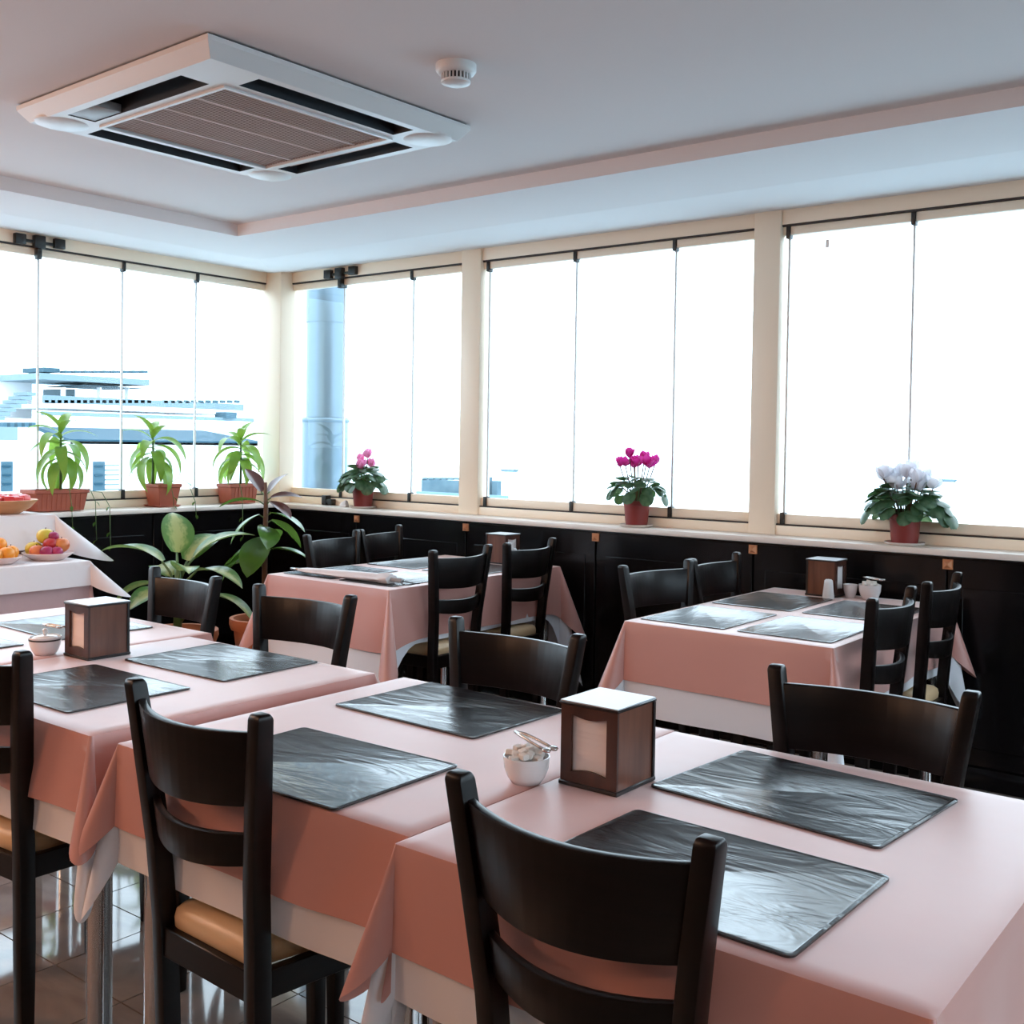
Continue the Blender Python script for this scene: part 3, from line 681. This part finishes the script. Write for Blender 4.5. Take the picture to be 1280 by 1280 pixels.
for nm, lab, col, u, v, z, r in (('yellow_apple', 'yellow green apple at the edge of the fruit plate', R2, -.062, -.01, .012, .040), ('yellow_apple', 'yellow apple topping the pile on the fruit plate', R2, -.018, .012, .072, .040),
        ('peach', 'orange peach low in front on the fruit plate', R3, -.028, -.055, .012, .034), ('peach', 'orange peach at the outer edge of the fruit plate', R3, .060, .005, .034, .038),
        ('red_apple', 'red apple in the middle of the fruit plate', R1, .020, -.02, .045, .033), ('plum', 'dark red plum low on the fruit plate', R4, .022, -.065, .014, .031),
        ('plum', 'dark red plum low on the fruit plate', R4, .060, -.045, .016, .028), ('plum', 'dark red plum low on the fruit plate', R4, .03, .05, .02, .032), ('red_apple', 'red apple behind the others on the fruit plate', R1, -.02, .06, .016, .036), ('plum', 'dark purple plum at the top beside the yellow apple', R4, .022, .005, .085, .026)):
    p = Vector((PX, PY, 0))+rt*u+fw*v
    fruit(nm, lab, nm.split('_')[-1], 'fruit on the buffet plate' if 'plum low' in lab else None, p.x, p.y, ZL+z, r, *col)
p2 = Vector((PX+.02, PY-.255, 0))
plate(p2.x, p2.y, .11, 'pale plate of oranges on the buffet')
for u, v, z in ((.055, -.02, .012), (.02, -.065, .012), (.0, .02, .05), (-.04, -.03, .013), (.04, .05, .012), (-.05, .04, .012)):
    p = p2+rt*u+fw*v
    fruit('orange', 'bright orange on the plate beside the apples', 'orange', 'oranges on the buffet plate', p.x, p.y, ZL+z, .036, (.85, .28, .02), (.90, .36, .03), .97)
bc = onZ(5, 630, ZU+.03); BX = -5.22; BY = bc.y/bc.x*BX
t = thing('wooden_bowl', 'shallow wooden bowl of red fruit on the raised buffet step', 'bowl', (BX, BY, ZU+.001))
MB().lathe([(.05, 0), (.07, .0), (.12, .03), (.155, .068), (.15, .070), (.115, .036), (.06, .012), (.003, .010)], 40).build('bowl_body', mat('bowl_wood', (.62, .30, .13), .45, noise=(4, (1, 1, 6)), col2=(.5, .22, .09)), t, smooth=True, auto=60)
fm = mat('red_fruit', (.65, .035, .05), .3, noise=(8, (1, 1, 1)), col2=(.75, .10, .09))
mm = MB().box(-.022, -.018, -.016, .022, .018, .016).mesh('melon_piece', fm, bevel=.006)
for i in range(22):
    a = i*2.4; q = .115*math.sqrt((i+.5)/22)
    o = link('melon_piece', mm, None, None, Matrix.Translation((BX+q*math.cos(a), BY+q*math.sin(a), ZU+.072+rs.uniform(-.004, .010))) @ Matrix.Rotation(rs.uniform(0, 6), 4, 'Z') @ Matrix.Rotation(rs.uniform(-.4, .4), 4, 'X'))
    tag(o, 'red piece of cut fruit in the wooden bowl', 'fruit', 'red fruit pieces in the wooden bowl')
# ------------------------------------------------------------------ plants
def leaf_mesh(name, L, Wd, m, droop=.6, shape='lance', fold=.25, n=9, lift=0, curl=0):
    """leaf along +Y starting at the origin, curving down by droop (radians over its length)"""
    rows = []; y = z = 0; ang = lift
    for i in range(n+1):
        u = i/n
        if shape == 'lance': w = Wd*(math.sin(PI*min(1, .08+u*.92))**.9)*(1-.35*u)
        elif shape == 'oval': w = Wd*math.sin(PI*(.06+.94*u))**.75
        elif shape == 'broad': w = Wd*math.sin(PI*(.05+.95*u)**.8)**.8
        else: w = Wd*(min(1, .62+u*2.2) if u < .3 else 1)*math.sqrt(max(0, 1-((u-.3)/.7)**2)) if u > .3 else Wd*(.70+u)
        if i == n: w = .002*Wd
        row = []
        for k in (-1, -.5, 0, .5, 1):
            row.append((k*w/2, y-(abs(k)*.12*L if shape == 'heart' and i == 0 else 0), z+abs(k)*w*fold*.5+curl*w*abs(k)*math.sin(6*u+k)))
        rows.append(row)
        y += L/n*math.cos(ang); z += L/n*math.sin(ang); ang -= droop/n
    return MB().grid(rows, True).mesh(name, m, smooth=True)
def orient(p, az, el, rollx=0): return Matrix.Translation(p) @ Matrix.Rotation(az-PI/2, 4, 'Z') @ Matrix.Rotation(el, 4, 'X') @ Matrix.Rotation(rollx, 4, 'Y')
# flowering cyclamens on the back sill
def cyclamen(px, py, label, pm, nfl, nleaf, seed, spread=.10, tall=.10, fh=.155, k=1.0, fs=.07, up=0):
    rnd = random.Random(seed); p = onY(px, py, 4.625)
    t = thing('cyclamen', label, 'potted plant', (p.x, 4.622, .9525))
    MB().lathe([(.068, 0), (.078, .003), (.082, .012), (.077, .012), (.068, .005), (.002, .004)], 32).build('saucer', SAUCER, t, smooth=True, auto=50)
    MB().lathe([(.052, .005), (.056, .03), (.063, .105), (.067, .106), (.068, .128), (.062, .128), (.058, .10), (.045, .02), (.002, .015)], 32).build('pot', DPOT, t, smooth=True, auto=40)
    MB().lathe([(.060, .108), (.03, .118), (.002, .12)], 24, cap=False).build('soil', SOIL, t)
    lm = [leaf_mesh('leaf', s*k, s*k*1.05, LEAFD, droop=d, shape='heart', fold=-.18) for s, d in ((.052, .5), (.060, .8), (.044, .6))]
    for i in range(nleaf):
        u = (i+.5)/nleaf; az = i*2.39996+rnd.uniform(-.3, .3); r = spread*math.sqrt(u)
        z = .125+up+tall*(1-.75*u)+rnd.uniform(-.012, .012)-(.02 if u > .8 else 0)
        q = Vector((r*math.cos(az), r*math.sin(az)*.62, z))
        el = .35-1.25*u+rnd.uniform(-.25, .25)
        link('leaf', rnd.choice(lm), t, None, orient(q, az, el, rnd.uniform(-.4, .4)))
        if i % 2 == 0: MB().tube([(q.x*.15, q.y*.15, .09), (q.x*.55, q.y*.55, .09+(z-.09)*.7), tuple(q)], .0018, 5).build('stalk', STEMG, t)
    pmh = leaf_mesh('petal', .048*k, .036*k, pm, droop=-.7, shape='oval', fold=.2, n=5)
    for i in range(nfl):
        az = i*2.4+seed; r = fs*math.sqrt((i+.3)/nfl); z = .125+up+fh*rnd.uniform(.68, 1.15)-.25*r
        q = Vector((r*math.cos(az), r*math.sin(az)*.6, z))
        st = MB().tube([(q.x*.2, q.y*.2, .09), (q.x*.7, q.y*.7, z*.75), tuple(q)], .0028, 5)
        f = st.build('flower', STEMM, t)
        for k in range(5):
            link('petal', pmh, f, None, orient(q, k*2*PI/5+az, rnd.uniform(.55, 1.15), .2))
    return t
cyclamen(454, 632, 'potted cyclamen with two pale pink blooms and dark leaves', PNK, 5, 60, 4, .150, .125, .165, 1.3)
cyclamen(796, 656, 'potted cyclamen with tall magenta blooms', MAG, 10, 44, 9, .150, .085, .215, 1.15, .115, .03)
cyclamen(1131, 676, 'potted cyclamen with white blooms and bushy leaves', WHT, 13, 70, 5, .170, .125, .165, 1.35, .12)
wp = onY(433, 628, 4.60)
tag(MB().loft([[(-.03, -.02, 0), (.03, -.02, 0), (.03, .02, 0), (-.03, .02, 0)], [(-.012, -.014, .03), (.024, -.012, .045), (.02, .012, .04), (-.016, .014, .026)]]).build('crumpled_napkin', PAPER, None, bevel=.006, loc=(wp.x-.02, 4.60, .9525)), 'crumpled white napkin on the sill beside the pale pink cyclamen', 'napkin')
# lance-leaved plants in clay planters on the left sill
lance = [leaf_mesh('leaf', L, w, LEAFL, droop=d, shape='lance', fold=.3, n=10, lift=0) for L, w, d in ((.25, .075, 1.7), (.29, .080, 2.2), (.21, .066, 1.2), (.27, .074, 2.6))]
def lance_plant(t, x, y, z0, h, n, seed):
    rnd = random.Random(seed)
    MB().tube([(x, y, z0-.02), (x+.005, y, z0+h*.5), (x, y, z0+h)], [.008, .007, .005], 8).build('stem', STEMG, t, smooth=True)
    for i in range(n):
        u = i/(n-1); az = i*2.39996+seed
        el = -.2+1.25*u**2+rnd.uniform(-.15, .15)
        link('leaf', rnd.choice(lance if u < .8 else lance[2:3]), t, None, orient(Vector((x, y, z0+h*(.45+.55*u))), az, el, rnd.uniform(-.3, .3)))
def vine(t, pts, seed):
    rnd = random.Random(seed)
    v = MB().tube(pts, .0022, 5).build('vine', STEMG, t, smooth=True)
    lm = leaf_mesh('vine_leaf', .035, .018, LEAFR, droop=.8, shape='oval', n=4)
    for p in pts[2:]: link('vine_leaf', lm, v, None, orient(Vector(p), rnd.uniform(0, 6), -.6))
def trough(w, d, h, t):
    f = lambda k, z: [(x*k*(d/2), y*k*(w/2), z) for x, y in ((-1, -1), (1, -1), (1, 1), (-1, 1))]
    MB().loft([f(.86, .004), f(.98, h-.02), f(1.04, h-.02), f(1.04, h), f(.94, h), f(.94, h-.03), f(.80, .015)]).build('pot', TERRA, t, bevel=.002, seg=1)
    MB().loft([f(.90, h-.03), f(.90, h-.018)]).build('soil', SOIL, t)
    rib = MB().loft([[(-.003, -.004, .008), (.002, -.004, .008), (.002, .004, .008), (-.003, .004, .008)], [(-.003+.12*d/2, -.004, h-.022), (.002+.12*d/2, -.004, h-.022), (.002+.12*d/2, .004, h-.022), (-.003+.12*d/2, .004, h-.022)]]).mesh('rib', TERRA)
    nr = int(w/.03)
    for i in range(1, nr): link('rib', rib, t, (d/2*.86+.001, -w/2*.9+w*.9*i/nr, 0))
XP = -5.525
pa = onX(69, 630, XP)
t = thing('potted_plant', 'lance-leaved plant in a ribbed clay trough on the left sill behind the buffet', 'potted plant', (XP, pa.y, .953))
trough(.30, .15, .118, t); lance_plant(t, .0, .03, .10, .34, 20, 3)
vine(t, [(.03, .14, .11), (.07, .16, .12), (.11, .17, .05), (.115, .17, -.06), (.115, .175, -.16)], 1)
vine(t, [(.05, .02, .11), (.09, .03, .12), (.112, .03, .03), (.114, .035, -.08)], 2)
vine(t, [(.03, .15, .11), (.09, .22, .10), (.12, .25, .02), (.124, .25, -.12), (.122, .255, -.20)], 6)
pa = onX(203, 630, XP)
t = thing('potted_plant', 'lance-leaved plant in a square clay pot with saucer on the left sill', 'potted plant', (XP, pa.y, .953))
f = lambda k, z: [(x*k, y*k, z) for x, y in ((-1, -1), (1, -1), (1, 1), (-1, 1))]
MB().loft([f(.066, 0), f(.078, .012), f(.072, .012), f(.062, .004)]).build('saucer', TERRA, t, bevel=.002, seg=1)
MB().loft([f(.056, .005), f(.074, .115), f(.080, .115), f(.081, .135), f(.072, .135), f(.068, .11), f(.05, .02)]).build('pot', TERRA, t, bevel=.003, seg=1)
MB().loft([f(.069, .112), f(.069, .12)]).build('soil', SOIL, t)
lance_plant(t, -.01, -.06, .12, .30, 18, 8)
vine(t, [(.02, .03, .13), (.05, .07, .17), (.08, .12, .14), (.115, .145, .03), (.118, .15, -.05)], 3)
vine(t, [(.05, -.01, .12), (.085, 0, .12), (.10, .005, .06), (.10, .006, .01)], 4)
pa = onX(297, 622, XP)
t = thing('potted_plant', 'lance-leaved plant in a clay trough on the left sill next to the corner post', 'potted plant', (XP, pa.y, .953))
trough(.21, .14, .125, t); lance_plant(t, 0, .02, .11, .30, 18, 5)
vine(t, [(.03, -.04, .12), (.08, -.05, .13), (.11, -.05, .05), (.115, -.05, -.08), (.115, -.045, -.2)], 5)
# big floor plants
def clay_pot(t, r, h, m):
    MB().lathe([(r*.62, 0), (r*.68, .004), (r*.92, h-.06), (r*1.0, h-.058), (r*1.06, h-.03), (r*1.05, h), (r*.93, h), (r*.90, h-.05), (r*.6, .03), (.003, .025)], 40).build('pot', m, t, smooth=True, auto=40)
    MB().lathe([(r*.9, h-.05), (r*.5, h-.035), (.003, h-.03)], 24, cap=False).build('soil', SOIL, t)
DPX = -4.62; dp = onX(222, 700, DPX)
t = thing('variegated_plant', 'large leafy plant with cream-mottled broad leaves in an orange clay pot', 'potted plant', (DPX, dp.y, 0))
clay_pot(t, .19, .40, TERRA2)
broad = {s: leaf_mesh('leaf', s, s*.58, VARI, droop=1.0, shape='broad', fold=.22, n=12, lift=.25) for s in (.24, .29, .33)}
MB().tube([(0, 0, .36), (.01, .0, .55), (0, 0, .70)], [.022, .02, .014], 10).build('stem', STEMG, t, smooth=True)
def px_dir(a):  # azimuth whose screen direction is a degrees (0 = to the right, 90 = away)
    v = rt*math.cos(math.radians(a))+fw*math.sin(math.radians(a)); return math.atan2(v.y, v.x)
for a, el, s, z, st in ((175, .35, .33, .74, .10), (110, .95, .29, .78, .08), (20, .55, .33, .76, .10), (-20, -.05, .29, .70, .14), (185, -.25, .24, .63, .12), (-60, .25, .24, .70, .06), (60, .6, .29, .74, .08), (-5, -.4, .29, .58, .22), (240, -.1, .24, .60, .10), (130, .3, .24, .66, .1)):
    az = px_dir(a); d = Vector((math.cos(az), math.sin(az), 0)); q = d*st*.8+Vector((0, 0, z))
    l = link('leaf', broad[s], t, None, orient(q, az, el, random.uniform(-.25, .25)))
    MB().tube([(0, 0, z-.16), tuple(d*st*.4+Vector((0, 0, z-.05))), tuple(q)], [.009, .007, .005], 7).build('leaf_stalk', STEMG, t, smooth=True)
RPX = -4.52; rp = onX(331, 700, RPX)
t = thing('rubber_plant', 'tall rubber plant with oval glossy leaves and a bare brown stem in a clay pot', 'potted plant', (RPX, rp.y, 0))
clay_pot(t, .17, .42, TERRA2)
MB().tube([(0, 0, .36), (.0, .0, .7), (.005, 0, 1.0), (0, 0, 1.13)], [.016, .014, .012, .008], 10).build('stem', STEMM, t, smooth=True)
ov = {s: leaf_mesh('leaf', s*1.15, s*.66, LEAFR, droop=.7, shape='oval', fold=.2, n=10, lift=.1) for s in (.15, .19, .23)}
ovb = leaf_mesh('leaf', .17, .09, LEAFB, droop=.5, shape='oval', fold=.25, n=8)
for a, el, s, z, bz in ((150, 1.0, .15, 1.08, 1), (20, .2, .15, 1.05, 1), (60, .8, .15, 1.08, 1), (-30, -.3, .15, 1.03, 1), (185, .05, .19, 1.03, 0), (-10, -.25, .19, .97, 0), (200, -.6, .19, .96, 0), (15, -.55, .19, .93, 0), (-70, -.3, .19, .90, 0), (170, -.4, .23, .80, 0), (-150, -.5, .23, .79, 0), (0, -.05, .19, .78, 0), (-100, -.6, .23, .84, 0), (90, -.2, .19, .88, 0), (190, .05, .19, .70, 0)):
    az = px_dir(a); q = Vector((math.cos(az)*.03, math.sin(az)*.03, z))
    link('leaf', ovb if bz else ov[s], t, None, orient(q, az, el, random.uniform(-.4, .4)))
    MB().tube([(0, 0, z-.02), tuple(q)], .004, 6).build('leaf_stalk', STEMG, t)
# ------------------------------------------------------------------ outside
SEA = mat('sea_water', (.45, .58, .64), .25, bump=(.3, .3, 1.0))
so = MB().box(-2500, -2500, -18.2, 2500, 3000, -18).build('sea', SEA); tag(so, 'pale calm sea seen through the windows', 'sea', kind='structure')
BW = mat('white_render', (.78, .80, .82), .8); BB = mat('blue_roof', (.016, .050, .075), .7, spec=.1, noise=(.4, (1, 1, 1)), col2=(.022, .062, .09)); BG = mat('grey_blue', (.05, .10, .13), .7, spec=.2); BP = mat('pale_blue', (.15, .21, .24), .7)
def outbox(nm, m, parent, x0, y0, x1, y1, X, th):
    p, q = onX(x0, y0, X), onX(x1, y1, X)
    ya, yb = sorted((p.y, q.y)); za, zb = sorted((p.z, q.z))
    return MB().box(X-th, ya, za, X, yb, zb).build(nm, m, parent)
t = thing('neighbour_building', 'white low building with blue-grey shuttered windows and a dark blue roof', 'building', (0, 0, 0))
p, q = onX(-60, 553, -22), onX(420, 553, -22)
MB().box(-28, p.y, -18, -22, q.y, (p.z+q.z)/2).build('wall', BW, t)
for a, c in ((2, 16), (117, 131)):
    w = outbox('window', BG, t, a, 577, c, 614, -21.97, .05)
    for k in range(3): outbox('shutter_slat', BB, w, a+2, 582+k*11, c-2, 584+k*11, -21.94, .03)
for k in range(6): outbox('siding_board', BP, t, 132, 581+k*6, 150, 582+k*6, -21.95, .05)
pr, qr = onX(88, 552, -22), onX(330, 552, -22); pt = onX(95, 536, -24.5)
rf = MB().loft([[(-22, pr.y, pr.z-.05), (-22, qr.y, pr.z-.05), (-22, qr.y, pr.z+.05), (-22, pr.y, pr.z+.05)], [(-24.5, pr.y+.6, pt.z-.05), (-24.5, qr.y, pt.z-.05), (-24.5, qr.y, pt.z+.03), (-24.5, pr.y+.6, pt.z+.03)]]).build('roof', BB, t)
outbox('parapet', BP, t, -20, 533, 22, 551, -22.5, .3)
t = thing('terrace_building', 'long white terraced building with a flat canopy and railings behind the blue roof', 'building', (0, 0, 0))
XB = -48
outbox('lower_deck', BW, t, -40, 521, 330, 560, XB, 6)
outbox('deck_line', BP, t, 55, 519, 318, 523, XB+.1, .3)
outbox('upper_deck', BW, t, 52, 505, 305, 519, XB-.5, 5)
for x in list(range(56, 190, 8))+list(range(205, 300, 9)): outbox('railing_post', BG, t, x, 500, x+5, 504, XB-.5, .2)
outbox('railing', BP, t, 55, 503, 305, 505.5, XB-.5, .2)
cpy = outbox('canopy', BP, t, 50, 466, 187, 482, XB-1, 5)
outbox('canopy_edge', BG, t, 104, 481, 187, 486, XB-.9, 4)
for x in range(82, 186, 12): outbox('roof_vent', BG, t, x, 463, x+7, 466.5, XB-1, .5)
outbox('roof_hut', BG, t, 55, 459, 75, 466, XB-1.5, 2)
for x in (80, 125, 160): outbox('column', BW, t, x, 484, x+2, 505, XB-1.2, .3)
outbox('cabin', BP, t, 80, 486, 94, 504, XB-3, 2)
for k in range(7): outbox('stair_step', BP, t, -8+k*7, 520-k*5, 6+k*7, 525-k*5, XB+.6, 1.2)
for k in range(5): outbox('service_unit', BG, t, 4+k*9, 528, 9+k*9, 534, XB+3, .6)
outbox('roof_box', BG, t, 283, 515, 296, 523, XB+.4, 1)
outbox('arch_tower', BW, t, -40, 468, 40, 530, XB-5, 4)
# fort on the shore
t = thing('stone_fort', 'blue grey stone fort on the shore seen beyond the second window post', 'fort', (0, 0, 0))
def outy(nm, m, parent, x0, y0, x1, y1, Y, th):
    p, q = onY(x0, y0, Y), onY(x1, y1, Y)
    xa, xb = sorted((p.x, q.x)); za, zb = sorted((p.z, q.z))
    return MB().box(xa, Y, za, xb, Y+th, zb).build(nm, m, parent)
ST = mat('fort_stone', (.075, .125, .155), .9, noise=(.25, (1, 1, 1)), col2=(.12, .18, .21))
outy('rampart', ST, t, 527, 599, 604, 640, 190, 1.5)
for k in range(9): outy('merlon', ST, t, 528+k*8, 597, 533+k*8, 600, 190, 1)
outy('tower', ST, t, 598, 596, 608, 640, 188, 2); outy('turret', ST, t, 615, 601, 621, 640, 189, 1.5); outy('quay', mat('quay_stone', (.16, .24, .28), .9), t, 520, 614, 632, 645, 186, 1)
for a, c, y, Yd in ((625, 643, 595, 600), (1160, 1195, 596, 700)):
    s = thing('boat', 'tiny pale boat out on the sea beyond the %s' % ('magenta cyclamen' if a < 900 else 'white cyclamen'), 'boat', (0, 0, 0))
    p, q = onY(a, y, Yd), onY(c, y, Yd); z = -18
    sc = (q.x-p.x)
    MB().loft([[(p.x+sc*.1, Yd, z), (q.x-sc*.1, Yd, z), (q.x-sc*.1, Yd+5, z), (p.x+sc*.1, Yd+5, z)], [(p.x, Yd-.5, z+1.6), (q.x, Yd-.5, z+1.6), (q.x, Yd+5.5, z+1.6), (p.x, Yd+5.5, z+1.6)]]).build('hull', BP, s)
    MB().box(p.x+sc*.55, Yd+1, z+1.6, q.x-sc*.2, Yd+4, z+3).build('cabin', BW, s)
# steel flue outside the corner window
fp = onY(407, 500, 5.35)
t = thing('flue_pipe', 'shiny steel flue pipe standing outside the window beside the corner post', 'pipe', (fp.x, 5.35, 0))
FL = mat('flue_steel', (.13, .18, .22), .35, .7)
zr = onY(407, 522, 5.21).z
MB().lathe([(.165, -18), (.165, zr), (.155, zr+.005)], 40).build('lower_sleeve', FL, t, smooth=True, auto=40)
MB().lathe([(.171, zr-.03), (.175, zr-.015), (.171, zr)], 40).build('joint_ring', FL, t, smooth=True)
MB().lathe([(.140, zr), (.140, onY(407, 400, 5.2).z)], 40).build('upper_pipe', FL, t, smooth=True, auto=40)
z2 = onY(407, 400, 5.2).z
MB().lathe([(.146, z2), (.146, 4.2), (.13, 4.25)], 40).build('top_section', FL, t, smooth=True, auto=40)
